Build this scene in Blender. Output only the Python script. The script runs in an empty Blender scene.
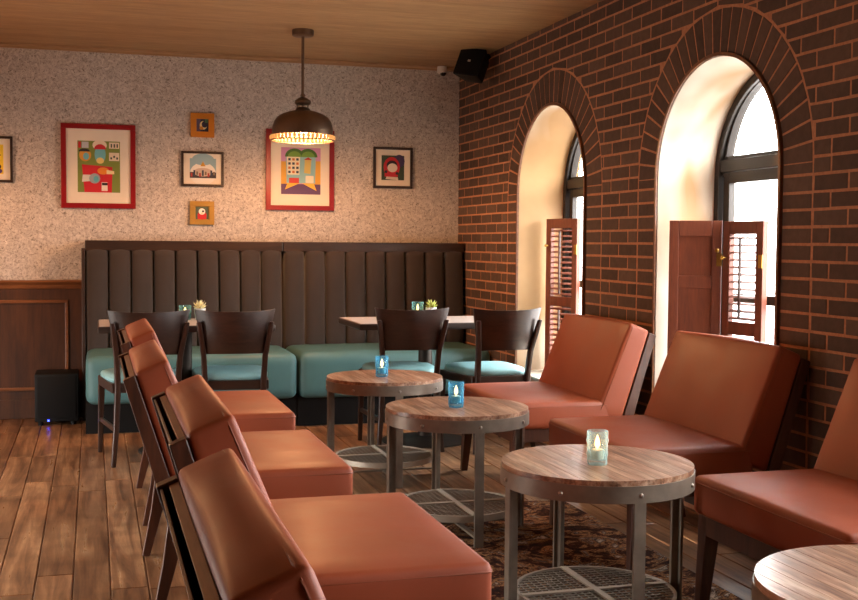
import bpy, bmesh, math, random
from mathutils import Vector, Matrix
random.seed(7)
S = bpy.context.scene
COL = S.collection
PI = math.pi

# ------------------------------------------------------------------ camera
FPX, YAW, PITCH, ROLL, CAMZ = 1127.3, 0.28941, -0.050133, 0.0081354, 1.2
fw = Vector((math.sin(YAW)*math.cos(PITCH), math.cos(YAW)*math.cos(PITCH), math.sin(PITCH)))
rt = Vector((math.cos(YAW), -math.sin(YAW), 0)); up = rt.cross(fw)
R_ = rt*math.cos(ROLL)+up*math.sin(ROLL); U_ = -rt*math.sin(ROLL)+up*math.cos(ROLL)
cam = bpy.data.cameras.new('camera'); cam.sensor_width = 36; cam.lens = FPX/858*36; cam.clip_start = .05
co = bpy.data.objects.new('camera', cam); COL.objects.link(co); S.camera = co
co.matrix_world = Matrix(((R_.x, U_.x, -fw.x, 0), (R_.y, U_.y, -fw.y, 0), (R_.z, U_.z, -fw.z, CAMZ), (0, 0, 0, 1)))

# ------------------------------------------------------------------ world, daylight, exposure
S.view_settings.view_transform = 'Standard'; S.view_settings.look = 'None'
S.view_settings.gamma = 1.0; S.view_settings.use_curve_mapping = False
S.view_settings.exposure = 0.60
SKY = 28.0
PENDANT_W = 44.0; AISLE_FILL_W = 8.0
w = bpy.data.worlds.new('sky'); S.world = w; w.use_nodes = True
nt = w.node_tree; bg = nt.nodes['Background']; bg.inputs[1].default_value = SKY
gtc = nt.nodes.new('ShaderNodeTexCoord'); gsx = nt.nodes.new('ShaderNodeSeparateXYZ'); grp = nt.nodes.new('ShaderNodeValToRGB')
nt.links.new(gtc.outputs['Generated'], gsx.inputs[0]); gmr = nt.nodes.new('ShaderNodeMapRange'); gmr.inputs['From Min'].default_value = -.25; gmr.inputs['From Max'].default_value = .25
nt.links.new(gsx.outputs['Z'], gmr.inputs['Value']); nt.links.new(gmr.outputs[0], grp.inputs['Fac']); nt.links.new(grp.outputs['Color'], bg.inputs[0])
grp.color_ramp.elements[0].position = .48; grp.color_ramp.elements[0].color = (.26, .24, .22, 1); grp.color_ramp.elements[1].position = .82; grp.color_ramp.elements[1].color = (1.0, .97, .93, 1)
S.cycles.max_bounces = 10; S.cycles.diffuse_bounces = 6; S.cycles.glossy_bounces = 4
S.cycles.transparent_max_bounces = 12; S.cycles.transmission_bounces = 6
S.cycles.sample_clamp_indirect = 8.0; S.cycles.caustics_reflective = False; S.cycles.caustics_refractive = False
def portal(loc, direction, sx, sy):
    l = bpy.data.lights.new('daylight_portal', 'AREA'); l.shape = 'RECTANGLE'; l.size = sx; l.size_y = sy
    l.cycles.is_portal = True
    o = bpy.data.objects.new('daylight_portal', l); COL.objects.link(o); o.location = loc
    o.rotation_euler = Vector(direction).to_track_quat('-Z', 'Y').to_euler()

# room numbers (metres)
XR, YB, XL, YF, HC = 2.61, 8.016, -2.5, -2.8, 2.50
COURSE, COURSE0 = 0.0662, 1.0096
WIN_Y = [6.252, 4.402, 2.552, 0.702]; WR, SILL, SPRING = 0.508, 0.385, 1.518
REV = 0.30
LWIN = [(3.3, 4.6), (5.2, 6.4)]; LZ0, LZ1 = .02, 1.0      # low glazing added in the unseen left wall to throw daylight on the floor
for a, b in LWIN: portal((XL-.2, (a+b)/2, (LZ0+LZ1)/2), (1, 0, 0), b-a, LZ1-LZ0)
for y in WIN_Y: portal((XR+REV+.12, y, 1.2), (-1, 0, 0), 1.0, 1.66)

# ------------------------------------------------------------------ materials
M = {}
def lin(h):
    h = h.lstrip('#'); c = [int(h[i:i+2], 16)/255 for i in (0, 2, 4)]
    return tuple((x/12.92 if x <= .04045 else ((x+.055)/1.055)**2.4) for x in c) + (1,)
class NT:
    def __init__(s, name):
        m = bpy.data.materials.new(name); m.use_nodes = True; s.m = m; s.t = m.node_tree; s.p = s.t.nodes['Principled BSDF']; M[name] = m
        s.out = s.t.nodes['Material Output']; s._c = None
    def n(s, kind, **kw):
        x = s.t.nodes.new(kind)
        for k, v in kw.items():
            if k in x.inputs.keys(): x.inputs[k].default_value = v
            else: setattr(x, k, v)
        return x
    def l(s, a, b): s.t.links.new(a, b)
    def coord(s, scale=(1, 1, 1), rot=(0, 0, 0)):
        tc = s.n('ShaderNodeTexCoord'); mp = s.n('ShaderNodeMapping'); mp.inputs['Scale'].default_value = scale; mp.inputs['Rotation'].default_value = rot
        s.l(tc.outputs['Object'], mp.inputs['Vector']); return mp.outputs['Vector']
    def noise(s, scale, detail=4, rough=.55, vec=None, dist=0.0):
        x = s.n('ShaderNodeTexNoise'); x.inputs['Scale'].default_value = scale; x.inputs['Detail'].default_value = detail
        x.inputs['Roughness'].default_value = rough; x.inputs['Distortion'].default_value = dist
        s.l(vec if vec else s.coord(), x.inputs['Vector']); return x.outputs['Fac']
    def ramp(s, fac, stops):
        x = s.n('ShaderNodeValToRGB'); e = x.color_ramp.elements
        while len(e) < len(stops): e.new(.5)
        for i, (p, c) in enumerate(stops): e[i].position = p; e[i].color = c
        s.l(fac, x.inputs['Fac']); return x.outputs['Color']
    def mix(s, fac, a, b, mode='MIX'):
        x = s.n('ShaderNodeMix'); x.data_type = 'RGBA'; x.blend_type = mode
        for v, sock in ((fac, x.inputs[0]), (a, x.inputs[6]), (b, x.inputs[7])):
            if isinstance(v, (int, float, tuple)): sock.default_value = v
            else: s.l(v, sock)
        return x.outputs[2]
    def bump(s, h, strength=.2, dist=.01):
        b = s.n('ShaderNodeBump'); b.inputs['Strength'].default_value = strength; b.inputs['Distance'].default_value = dist
        s.l(h, b.inputs['Height']); s.l(b.outputs['Normal'], s.p.inputs['Normal'])
    def base(s, c):
        if isinstance(c, tuple): s.p.inputs['Base Color'].default_value = c
        else: s.l(c, s.p.inputs['Base Color'])
    def set(s, rough=None, metal=None, spec=None, coat=None, sheen=None):
        if rough is not None: s.p.inputs['Roughness'].default_value = rough
        if metal is not None: s.p.inputs['Metallic'].default_value = metal
        if spec is not None: s.p.inputs['Specular IOR Level'].default_value = spec
        if coat is not None: s.p.inputs['Coat Weight'].default_value = coat; s.p.inputs['Coat Roughness'].default_value = .2
        if sheen is not None: s.p.inputs['Sheen Weight'].default_value = sheen
def dark(c, k): return tuple(x*k for x in c[:3]) + (1,)
def plain(name, h, rough=.5, metal=0.0, var=.12, scale=8, spec=None):
    t = NT(name); c = lin(h); f = t.noise(scale); t.base(t.ramp(f, [(.3, dark(c, 1-var)), (.7, dark(c, 1+var))])); t.set(rough, metal, spec); return t
def wood(name, h1, h2, axis='x', rough=.4, scale=9, coat=None, bump=.05):
    t = NT(name); sc = {'x': (.12, 1, 1), 'y': (1, .12, 1), 'z': (1, 1, .12)}[axis]
    v = t.coord(sc); f = t.noise(scale*3, 6, .6, v, .6); g = t.noise(scale*14, 3, .6, v)
    c = t.ramp(f, [(.3, lin(h1)), (.68, lin(h2))]); c = t.mix(.35, c, t.ramp(g, [(.3, (.35, .35, .35, 1)), (.6, (1, 1, 1, 1))]), 'MULTIPLY')
    t.base(c); t.set(rough, coat=coat); t.bump(g, bump, .002); return t
def leather(name, h):
    t = NT(name); c = lin(h); f = t.noise(3, 5); t.base(t.ramp(f, [(.3, dark(c, .84)), (.7, dark(c, 1.12))]))
    v = t.n('ShaderNodeTexVoronoi'); v.inputs['Scale'].default_value = 420; t.l(t.coord(), v.inputs['Vector'])
    k = t.noise(11, 5); a = t.n('ShaderNodeMath', operation='MULTIPLY_ADD'); t.l(v.outputs['Distance'], a.inputs[0]); a.inputs[1].default_value = .12; t.l(k, a.inputs[2])
    t.bump(a.outputs[0], .12, .006); t.set(.5, spec=.40, coat=.07); t.p.inputs['Coat Roughness'].default_value = .30
    r = t.noise(6, 4); t.l(t.ramp(r, [(.3, (.46, .46, .46, 1)), (.7, (.58, .58, .58, 1))]), t.p.inputs['Roughness']); return t

leather('tan_leather', '#964628'); leather('leather_piping', '#8a4122')
leather('teal_vinyl', '#4c7476'); leather('teal_pad', '#86b6ba')
wood('chair_walnut', '#3a1f13', '#5a3220', 'z', .38); wood('rail_walnut', '#6d4630', '#8a5d40', 'y', .4)
wood('dark_wood', '#2a1a12', '#412a1f', 'x', .34); wood('dark_wood_upright', '#2a1a12', '#43291e', 'z', .34)
wood('dark_cap_wood', '#25170f', '#3a2417', 'x', .42)
wood('wainscot_wood', '#331c0f', '#53301a', 'z', .42, 5); wood('molding_wood', '#623a20', '#845230', 'x', .35)
wood('table_plank_wood', '#6e4832', '#b88c70', 'y', .36, 11, coat=.3, bump=.15)
t = NT('weathered_plank'); tc = t.n('ShaderNodeTexCoord'); sx = t.n('ShaderNodeSeparateXYZ'); t.l(tc.outputs['Object'], sx.inputs[0])
q = t.n('ShaderNodeMath', operation='MULTIPLY_ADD'); t.l(sx.outputs[0], q.inputs[0]); q.inputs[1].default_value = 13/.594; q.inputs[2].default_value = 6.5
fl = t.n('ShaderNodeMath', operation='FLOOR'); t.l(q.outputs[0], fl.inputs[0]); oi = t.n('ShaderNodeObjectInfo'); ad = t.n('ShaderNodeMath', operation='MULTIPLY_ADD'); t.l(oi.outputs['Random'], ad.inputs[0]); ad.inputs[1].default_value = 31.0; t.l(fl.outputs[0], ad.inputs[2])
wn_ = t.n('ShaderNodeTexWhiteNoise', noise_dimensions='1D'); t.l(ad.outputs[0], wn_.inputs['W'])
v = t.coord((1, .07, 1)); f = t.noise(34, 6, .65, v, .4); g = t.noise(120, 4, .65, v)
c = t.ramp(f, [(.30, lin('#6a4430')), (.48, lin('#a07458')), (.62, lin('#c8a48a')), (.78, lin('#e0ccb8'))])
c = t.mix(.75, c, t.ramp(wn_.outputs['Value'], [(0, (.55, .50, .46, 1)), (.5, (.9, .86, .82, 1)), (1, (1.15, 1.12, 1.1, 1))]), 'MULTIPLY')
t.base(t.mix(.55, c, t.ramp(g, [(.36, (.25, .22, .2, 1)), (.52, (1, 1, 1, 1))]), 'MULTIPLY')); t.set(.38, coat=.25); t.bump(g, .25, .002)
wood('shutter_wood', '#622b13', '#7c3a1c', 'z', .55)
wood('ceiling_wood', '#a8835a', '#c09a6c', 'x', .5, 4); wood('crown_wood', '#a67f58', '#b8916a', 'x', .5)
plain('dark_table_laminate', '#3a302c', .28, 0, .1)
plain('grey_laminate', '#c2bab6', .28, 0, .06); plain('iron', '#7b6e61', .45, .45, .2, 14); plain('shelf_steel', '#a59a8b', .42, .35, .12, 14); plain('iron_dark', '#3a332e', .5, .7, .15, 14); plain('rivet_steel', '#a89f94', .3, .9)
plain('mesh_steel', '#7d7468', .42, .5)
plain('bronze', '#705a48', .42, .85, .2, 6); plain('bronze_inner', '#b08a50', .35, .8)
plain('window_metal', '#2b2521', .35, .4); plain('black_plastic', '#0a0908', .6, spec=.25); plain('grille_black', '#0c0a09', .75, spec=.2)
plain('white_plastic', '#d8d0c4', .4); plain('lens_black', '#050505', .1); plain('brass', '#b08840', .3, .9)
plain('brushed_knob', '#c8c0b4', .3, .8)
plain('mat_board', '#e6dccb', .8, 0, .03); plain('frame_red', '#8e1018', .35, 0, .06); plain('frame_black', '#2c1a12', .4)
plain('frame_orange', '#cc7c18', .5, 0, .1); plain('frame_gold', '#a9833a', .4, .2, .15); plain('wax', '#e8ddc8', .5)
plain('ceramic', '#cfd6d4', .3); plain('soil', '#2a1c14', .9)
plain('succulent_green', '#a9b35c', .5, 0, .3, 30); plain('succulent_pale', '#e4dfae', .5, 0, .2, 30)
plain('sill_paint', '#e4dccd', .45, 0, .05); plain('plinth_black', '#0b0705', .7, spec=.2)

t = NT('dark_fabric'); f = t.noise(3, 3); wv = t.n('ShaderNodeTexWave'); wv.inputs['Scale'].default_value = 260; wv.inputs['Distortion'].default_value = 4; t.l(t.coord(), wv.inputs['Vector'])
t.base(t.mix(.25, t.ramp(f, [(.3, lin('#2e231d')), (.7, lin('#392c26'))]), wv.outputs['Color'], 'MULTIPLY')); t.set(.85, sheen=.3); t.bump(wv.outputs['Fac'], .1, .002)

t = NT('brick'); at = t.n('ShaderNodeAttribute'); at.attribute_name = 'rnd'
f = t.noise(30, 6, .65); c = t.ramp(at.outputs['Fac'], [(0, lin('#524036')), (.5, lin('#5e4a3e')), (1, lin('#6a5446'))])
t.base(t.mix(.45, c, t.ramp(f, [(.3, (.5, .5, .5, 1)), (.7, (1.1, 1.1, 1.1, 1))]), 'MULTIPLY')); t.set(.85, spec=.3); t.bump(f, .5, .006)
t = NT('mortar'); f = t.noise(60, 5); t.base(t.ramp(f, [(.3, lin('#ac7454')), (.7, lin('#c08a68'))])); t.set(.95, spec=.2); t.bump(f, .5, .004)
t = NT('wallpaper')
f = t.noise(24, 6, .7, t.coord(), 2.0); g = t.noise(62, 5, .75, t.coord(), 1.2); k = t.noise(3, 3)
c = t.ramp(f, [(.3, lin('#a39990')), (.55, lin('#d0c7be')), (.72, lin('#e6dfd7'))])
sp = t.ramp(g, [(.37, (.20, .16, .14, 1)), (.47, (1, 1, 1, 1))])
c = t.mix(.85, c, sp, 'MULTIPLY'); t.base(t.mix(.2, c, t.ramp(k, [(.3, (.8, .8, .8, 1)), (.7, (1, 1, 1, 1))]), 'MULTIPLY')); t.set(.75); t.bump(f, .5, .01)
t = NT('plaster'); f = t.noise(2.2, 4); g = t.noise(1.3, 3, .5, t.coord((1, 1, .35)), .5)
t.base(t.mix(1.0, t.ramp(f, [(.3, lin('#c2b6a4')), (.7, lin('#d8d0c3'))]), t.ramp(g, [(.40, lin('#c9a272')), (.54, (1, 1, 1, 1))]), 'MULTIPLY')); t.set(.6)
t = NT('plain_wall'); f = t.noise(3, 4); t.base(t.ramp(f, [(.3, lin('#4c3626')), (.7, lin('#5a4230'))])); t.set(.8)
t = NT('floor_plank'); at = t.n('ShaderNodeAttribute'); at.attribute_name = 'rnd'
tc = t.n('ShaderNodeTexCoord'); mp = t.n('ShaderNodeMapping'); mp.inputs['Scale'].default_value = (1, .07, 1)
cm = t.n('ShaderNodeCombineXYZ'); ml = t.n('ShaderNodeMath', operation='MULTIPLY'); ml.inputs[1].default_value = 37; t.l(at.outputs['Fac'], ml.inputs[0]); t.l(ml.outputs[0], cm.inputs[2])
t.l(cm.outputs[0], mp.inputs['Location']); t.l(tc.outputs['Object'], mp.inputs['Vector'])
f = t.noise(20, 7, .62, mp.outputs['Vector'], .7); g = t.noise(90, 4, .6, mp.outputs['Vector']); bl = t.noise(7, 5, .6)
c = t.ramp(f, [(.28, lin('#503626')), (.50, lin('#986e4c')), (.74, lin('#cda276'))])
c = t.mix(.5, c, t.ramp(bl, [(.34, (.42, .36, .32, 1)), (.6, (1.1, 1.1, 1.1, 1))]), 'MULTIPLY')
c = t.mix(.8, c, t.ramp(at.outputs['Fac'], [(0, (.50, .45, .42, 1)), (1, (1.2, 1.2, 1.2, 1))]), 'MULTIPLY')
c = t.mix(.35, c, t.ramp(g, [(.3, (.4, .4, .4, 1)), (.6, (1, 1, 1, 1))]), 'MULTIPLY')
t.base(c); t.bump(g, .08, .002)
t.l(t.ramp(f, [(.3, (.38, .38, .38, 1)), (.7, (.26, .26, .26, 1))]), t.p.inputs['Roughness'])
t = NT('rug'); v1 = t.noise(5, 5, .7, t.coord(), 2.5); v2 = t.noise(70, 4, .7)
c = t.ramp(v1, [(.36, lin('#22120e')), (.47, lin('#4a2416')), (.52, lin('#a87a50')), (.56, lin('#3a1a12')), (.66, lin('#c8b4a0'))])
t.base(t.mix(.7, c, t.ramp(v2, [(.36, (.2, .2, .2, 1)), (.6, (1.2, 1.2, 1.2, 1))]), 'MULTIPLY')); t.set(.95, spec=.1); t.bump(v2, 1.0, .01)

def glassy(name, tint, gloss=.12, rough=.02, bumps=0):
    t = NT(name); t.t.nodes.remove(t.p)
    tr = t.n('ShaderNodeBsdfTransparent'); tr.inputs[0].default_value = tint
    gl = t.n('ShaderNodeBsdfGlossy'); gl.inputs['Roughness'].default_value = rough
    lw = t.n('ShaderNodeLayerWeight'); lw.inputs['Blend'].default_value = .25
    mx = t.n('ShaderNodeMixShader'); ad = t.n('ShaderNodeMath', operation='MULTIPLY_ADD'); t.l(lw.outputs['Facing'], ad.inputs[0]); ad.inputs[1].default_value = .5; ad.inputs[2].default_value = gloss
    t.l(ad.outputs[0], mx.inputs[0]); t.l(tr.outputs[0], mx.inputs[1]); t.l(gl.outputs[0], mx.inputs[2]); t.l(mx.outputs[0], t.out.inputs[0])
    if bumps:
        v = t.n('ShaderNodeTexVoronoi'); v.inputs['Scale'].default_value = bumps; t.l(t.coord(), v.inputs['Vector'])
        b = t.n('ShaderNodeBump'); b.inputs['Strength'].default_value = .8; b.inputs['Distance'].default_value = .01; t.l(v.outputs['Distance'], b.inputs['Height']); t.l(b.outputs[0], gl.inputs['Normal']); t.l(b.outputs[0], lw.inputs['Normal'])
glassy('window_glass', (.96, .98, 1, 1), .02)
def candle_glass(name, tint, body):
    t = NT(name); tr = t.n('ShaderNodeBsdfTransparent'); tr.inputs[0].default_value = tint; mx = t.n('ShaderNodeMixShader'); lw = t.n('ShaderNodeLayerWeight'); lw.inputs['Blend'].default_value = .35
    v = t.n('ShaderNodeTexVoronoi'); v.inputs['Scale'].default_value = 80; t.l(t.coord(), v.inputs['Vector']); t.bump(v.outputs['Distance'], 1.0, .02); t.base(body); t.set(.08, spec=.9)
    t.p.inputs['Subsurface Weight'].default_value = 0; tl = t.n('ShaderNodeBsdfTranslucent'); tl.inputs[0].default_value = body; ad = t.n('ShaderNodeMixShader'); ad.inputs[0].default_value = .5
    t.l(t.p.outputs[0], ad.inputs[1]); t.l(tl.outputs[0], ad.inputs[2]); k = t.n('ShaderNodeMath', operation='MULTIPLY_ADD'); t.l(lw.outputs['Facing'], k.inputs[0]); k.inputs[1].default_value = .5; k.inputs[2].default_value = .12
    t.l(k.outputs[0], mx.inputs[0]); t.l(tr.outputs[0], mx.inputs[1]); t.l(ad.outputs[0], mx.inputs[2]); t.l(mx.outputs[0], t.out.inputs[0])
candle_glass('blue_glass', (.62, .88, 1, 1), (.22, .62, .90, 1)); candle_glass('aqua_glass', (.90, .98, .98, 1), (.72, .92, .92, 1)); candle_glass('teal_glass', (.66, .88, .90, 1), (.32, .60, .64, 1))
def emit(name, c, s):
    t = NT(name); t.base((c[0]*.5, c[1]*.5, c[2]*.5, 1)); t.p.inputs['Emission Color'].default_value = c; t.p.inputs['Emission Strength'].default_value = s
emit('flame', (1, .40, .12, 1), 7); emit('bulb', (1, .62, .28, 1), 30); emit('lamp_bead', (1, .42, .10, 1), .5); M['lamp_bead'].node_tree.nodes['Principled BSDF'].inputs['Base Color'].default_value = (.25, .12, .04, 1); emit('led_blue', (.03, .05, 1, 1), 12)
def flat(h):
    k = 'paint_'+h.lstrip('#')
    if k not in M:
        t = NT(k); t.base(lin(h)); t.set(.6)
    return M[k]

# ------------------------------------------------------------------ mesh builder
class MB:
    def __init__(s): s.v = []; s.f = []; s.mi = []; s.cur = 0; s.attr = {}
    def add(s, vs, fs, T=None):
        b = len(s.v)
        s.v += [tuple((T @ Vector(p)) if T else p) for p in vs]
        s.f += [tuple(i+b for i in f) for f in fs]; s.mi += [s.cur]*len(fs); return s
    def box(s, x0, x1, y0, y1, z0, z1, T=None):
        v = [(x, y, z) for z in (z0, z1) for y in (y0, y1) for x in (x0, x1)]
        return s.add(v, [(0, 2, 3, 1), (4, 5, 7, 6), (0, 1, 5, 4), (2, 6, 7, 3), (0, 4, 6, 2), (1, 3, 7, 5)], T)
    def bar(s, a, b, w, d, w2=None, d2=None, side=None):
        a, b = Vector(a), Vector(b); u = (b-a).normalized(); sd = Vector(side) if side else (Vector((1, 0, 0)) if abs(u.x) < .9 else Vector((0, 1, 0)))
        n = u.cross(sd).normalized(); sd = n.cross(u).normalized(); w2 = w if w2 is None else w2; d2 = d if d2 is None else d2
        v = []
        for p, ww, dd in ((a, w, d), (b, w2, d2)):
            for i, j in ((-1, -1), (1, -1), (1, 1), (-1, 1)): v.append(tuple(p+sd*(i*ww/2)+n*(j*dd/2)))
        return s.add(v, [(3, 2, 1, 0), (4, 5, 6, 7), (0, 1, 5, 4), (1, 2, 6, 5), (2, 3, 7, 6), (3, 0, 4, 7)])
    def strip(s, secs, caps=True):            # list of equal-length rings -> skin
        n = len(secs[0]); v = [p for r in secs for p in r]; f = []
        for k in range(len(secs)-1):
            for i in range(n):
                j = (i+1) % n; f.append((k*n+i, k*n+j, (k+1)*n+j, (k+1)*n+i))
        if caps: f.append(tuple(range(n-1, -1, -1))); f.append(tuple((len(secs)-1)*n+i for i in range(n)))
        return s.add(v, f)
    def lathe(s, prof, n=32, c=(0, 0, 0), closed=False):
        secs = [[(c[0]+r*math.cos(2*PI*i/n), c[1]+r*math.sin(2*PI*i/n), c[2]+z) for i in range(n)] for r, z in prof]
        if closed: secs.append(secs[0]); return s.strip(secs, False)
        return s.strip(secs)
    def tube(s, path, r, n=8, closed=False):
        P = [Vector(p) for p in path]; secs = []; L = len(P)
        for i, p in enumerate(P):
            d = (P[(i+1) % L]-P[i-1]) if closed or 0 < i < L-1 else (P[1]-P[0] if i == 0 else P[-1]-P[-2])
            d.normalize(); a = Vector((0, 0, 1)) if abs(d.z) < .9 else Vector((1, 0, 0)); u = d.cross(a).normalized(); q = u.cross(d)
            secs.append([tuple(p+(u*math.cos(2*PI*k/n)+q*math.sin(2*PI*k/n))*r) for k in range(n)])
        if closed: secs.append(secs[0]); return s.strip(secs, False)
        return s.strip(secs)
    def prism(s, poly, a0, a1, axis='y', T=None):
        def m(p, a): return {'x': (a, p[0], p[1]), 'y': (p[0], a, p[1]), 'z': (p[0], p[1], a)}[axis]
        n = len(poly); v = [m(p, a0) for p in poly]+[m(p, a1) for p in poly]
        f = [tuple(range(n)), tuple(range(2*n-1, n-1, -1))]+[(i, i+n, (i+1) % n+n, (i+1) % n) for i in range(n)]
        return s.add(v, f, T)
    def rbox(s, h, r, T=None, puff=(0, 0, 0), m=5):
        def ax(hh):
            a = [-hh, -hh+r*.18, -hh+r*.5, -hh+r]; b = [-x for x in a[::-1]]
            mid = [(-hh+r)+(2*hh-2*r)*k/(m+1) for k in range(1, m+1)]; return a+mid+b
        A = [ax(x) for x in h]; idx = {}; vs = []; fs = []
        def vert(p):
            k = tuple(round(x, 6) for x in p)
            if k not in idx:
                inn = [max(-h[i]+r, min(h[i]-r, p[i])) for i in range(3)]; d = Vector([p[i]-inn[i] for i in range(3)])
                q = Vector(inn)+(d.normalized()*r if d.length > 0 else d)
                e = [1-(q[i]/h[i])**2 for i in range(3)]
                q2 = Vector((q.x+puff[0]*e[1]*e[2]*(1 if q.x > 0 else -1)*abs(q.x/h[0]), q.y+puff[1]*e[0]*e[2]*(1 if q.y > 0 else -1)*abs(q.y/h[1]), q.z+puff[2]*e[0]*e[1]*(1 if q.z > 0 else -1)*abs(q.z/h[2])))
                idx[k] = len(vs); vs.append(tuple(q2))
            return idx[k]
        for a in range(3):
            b, c = (a+1) % 3, (a+2) % 3
            for sg in (-1, 1):
                for i in range(len(A[b])-1):
                    for j in range(len(A[c])-1):
                        q = []
                        for (ii, jj) in ((i, j), (i+1, j), (i+1, j+1), (i, j+1)):
                            p = [0, 0, 0]; p[a] = sg*h[a]; p[b] = A[b][ii]; p[c] = A[c][jj]; q.append(vert(p))
                        fs.append(tuple(q if sg > 0 else q[::-1]))
        return s.add(vs, fs, T)
    def build(s, name, mats, parent=None, bevel=0, smooth=35, seg=2, recalc=True):
        me = bpy.data.meshes.new(name); me.from_pydata(s.v, [], s.f)
        for m in ([mats] if isinstance(mats, str) else mats): me.materials.append(M[m] if isinstance(m, str) else m)
        for p, i in zip(me.polygons, s.mi): p.material_index = i
        if recalc or bevel:
            bm = bmesh.new(); bm.from_mesh(me); bmesh.ops.recalc_face_normals(bm, faces=bm.faces)
            if bevel:
                ed = [e for e in bm.edges if len(e.link_faces) == 2 and e.calc_face_angle(0) > .5]
                bmesh.ops.bevel(bm, geom=ed, offset=bevel, segments=seg, profile=.5, affect='EDGES', clamp_overlap=True)
            bm.to_mesh(me); bm.free()
        if smooth:
            me.polygons.foreach_set('use_smooth', [True]*len(me.polygons)); me.set_sharp_from_angle(angle=math.radians(smooth))
        o = bpy.data.objects.new(name, me); COL.objects.link(o)
        if parent: o.parent = parent
        return o
def tag(o, label, cat, group=None):
    o['label'] = label; o['category'] = cat
    if group: o['group'] = group
    return o
def thing(name, label, cat, loc=(0, 0, 0), rz=0, group=None):
    o = bpy.data.objects.new(name, None); o.empty_display_size = .1; COL.objects.link(o); o.location = loc; o.rotation_euler = (0, 0, rz)
    return tag(o, label, cat, group)
def struct(o): o['kind'] = 'structure'; return o
def kids(o): return [c for c in COL.objects if c.parent is o]
def copy_tree(o, parent=None):
    c = o.copy(); COL.objects.link(c)
    if parent: c.parent = parent
    for ch in kids(o): copy_tree(ch, c)
    return c
def repeat(proto, loc, rz, label):
    c = copy_tree(proto); c.location = loc; c.rotation_euler = (0, 0, rz); c['label'] = label; return c

# ------------------------------------------------------------------ floor: planks along the brick wall
def set_rnd(o, vals):
    a = o.data.attributes.new('rnd', 'FLOAT', 'FACE'); a.data.foreach_set('value', vals)
def plank_mesh():
    b = MB(); vals = []; W = .1265; x = .05-W*28
    while x < XR+.4:
        y = YF-.3-random.random()
        while y < YB:
            L = random.uniform(.7, 1.9); y2 = min(y+L, YB+.02); g = .0008; c = .0042
            x0, x1, ya, yb = x+g, x+W-g, y+g, y2-g; r = random.random()
            v = [(x0, ya, -.012), (x1, ya, -.012), (x1, yb, -.012), (x0, yb, -.012), (x0, ya, -c), (x1, ya, -c), (x1, yb, -c), (x0, yb, -c), (x0+c, ya+c, 0), (x1-c, ya+c, 0), (x1-c, yb-c, 0), (x0+c, yb-c, 0)]
            f = [(8, 9, 10, 11)]+[(i, (i+1) % 4, (i+1) % 4+4, i+4) for i in range(4)]+[(i+4, (i+1) % 4+4, (i+1) % 4+8, i+8) for i in range(4)]
            b.add(v, f); vals += [r]*len(f); y = y2
        x += W
    n0 = len(b.f); b.box(XL-.2, XR+.4, YF-.3, YB+.2, -.1, -.011); vals += [.1]*(len(b.f)-n0)
    o = b.build('floor', 'floor_plank', smooth=0, recalc=False); set_rnd(o, vals); return o
struct(plank_mesh())

# ceiling of boards, crown strip
b = MB(); yy = YF
while yy < YB: b.box(XL, XR+.3, yy+.0012, min(yy+.3, YB)-.0012, HC, HC+.012); yy += .3
b.box(XL-.2, XR+.4, YF-.2, YB+.2, HC+.011, HC+.1)
struct(b.build('ceiling', 'ceiling_wood', smooth=0))
b = MB(); b.prism([(YB, HC), (YB-.022, HC), (YB-.022, HC-.010), (YB-.012, HC-.020), (YB-.012, HC-.030), (YB, HC-.030)], XL, XR, 'x')
struct(b.build('trim_1', 'crown_wood', smooth=0))

# back wall with wallpaper, wainscot, baseboard
b = MB(); b.box(XL-.2, XR+.4, YB, YB+.15, -.1, HC+.05); struct(b.build('wall_back', 'wallpaper', smooth=0))
BQX0 = -.07
wz = .932
wn = b = MB(); b.box(XL, BQX0+.02, YB-.02, YB, 0, wz-.03)
o = struct(b.build('trim_2', 'wainscot_wood', smooth=0))
b = MB(); b.prism([(YB, wz), (YB-.045, wz), (YB-.05, wz-.012), (YB-.035, wz-.03), (YB-.028, wz-.055), (YB-.02, wz-.06), (YB, wz-.06)], XL, BQX0+.02, 'x'); b.build('chair_rail', 'molding_wood', o, smooth=0)
def molding_rect(b, x0, x1, z0, z1, y, w=.022, d=.014):
    for a, c, e, g in ((x0, x1, z0, z0+w), (x0, x1, z1-w, z1), (x0, x0+w, z0+w, z1-w), (x1-w, x1, z0+w, z1-w)): b.box(a, c, y-d, y, e, g)
for x1 in (-.165, -1.15):
    b = MB(); molding_rect(b, x1-.86, x1, .19, .80, YB-.02); b.build('panel_molding', 'molding_wood', o, bevel=.004, smooth=0)
b = MB(); b.box(XL, BQX0+.02, YB-.032, YB-.019, 0, .13); struct(b.build('baseboard_back', 'wainscot_wood', bevel=.004, smooth=0))

# ------------------------------------------------------------------ brick wall with arched windows
def arch_pts(cy, r, z0, zs, n=28):
    return [(cy-r, z0)]+[(cy+r*math.cos(PI-PI*i/n), zs+r*math.sin(PI-PI*i/n)) for i in range(n+1)]+[(cy+r, z0)]
def wall_slab(b, x, flip=False):
    ys = [YF]+[e for c in WIN_Y[::-1] for e in (c-WR, c+WR)]+[YB]
    def q(pts): b.add([(x, p[0], p[1]) for p in pts], [tuple(range(len(pts)))])
    for i in range(0, len(ys), 2): q([(ys[i], 0), (ys[i+1], 0), (ys[i+1], HC), (ys[i], HC)])
    for c in WIN_Y:
        q([(c-WR, 0), (c+WR, 0), (c+WR, SILL), (c-WR, SILL)])
        A = arch_pts(c, WR, SILL, SPRING)[1:-1]
        for p, r in zip(A, A[1:]): q([p, r, (r[0], HC), (p[0], HC)])
b = MB(); wall_slab(b, XR); b.cur = 1; wall_slab(b, XR+REV+.1)
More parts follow.
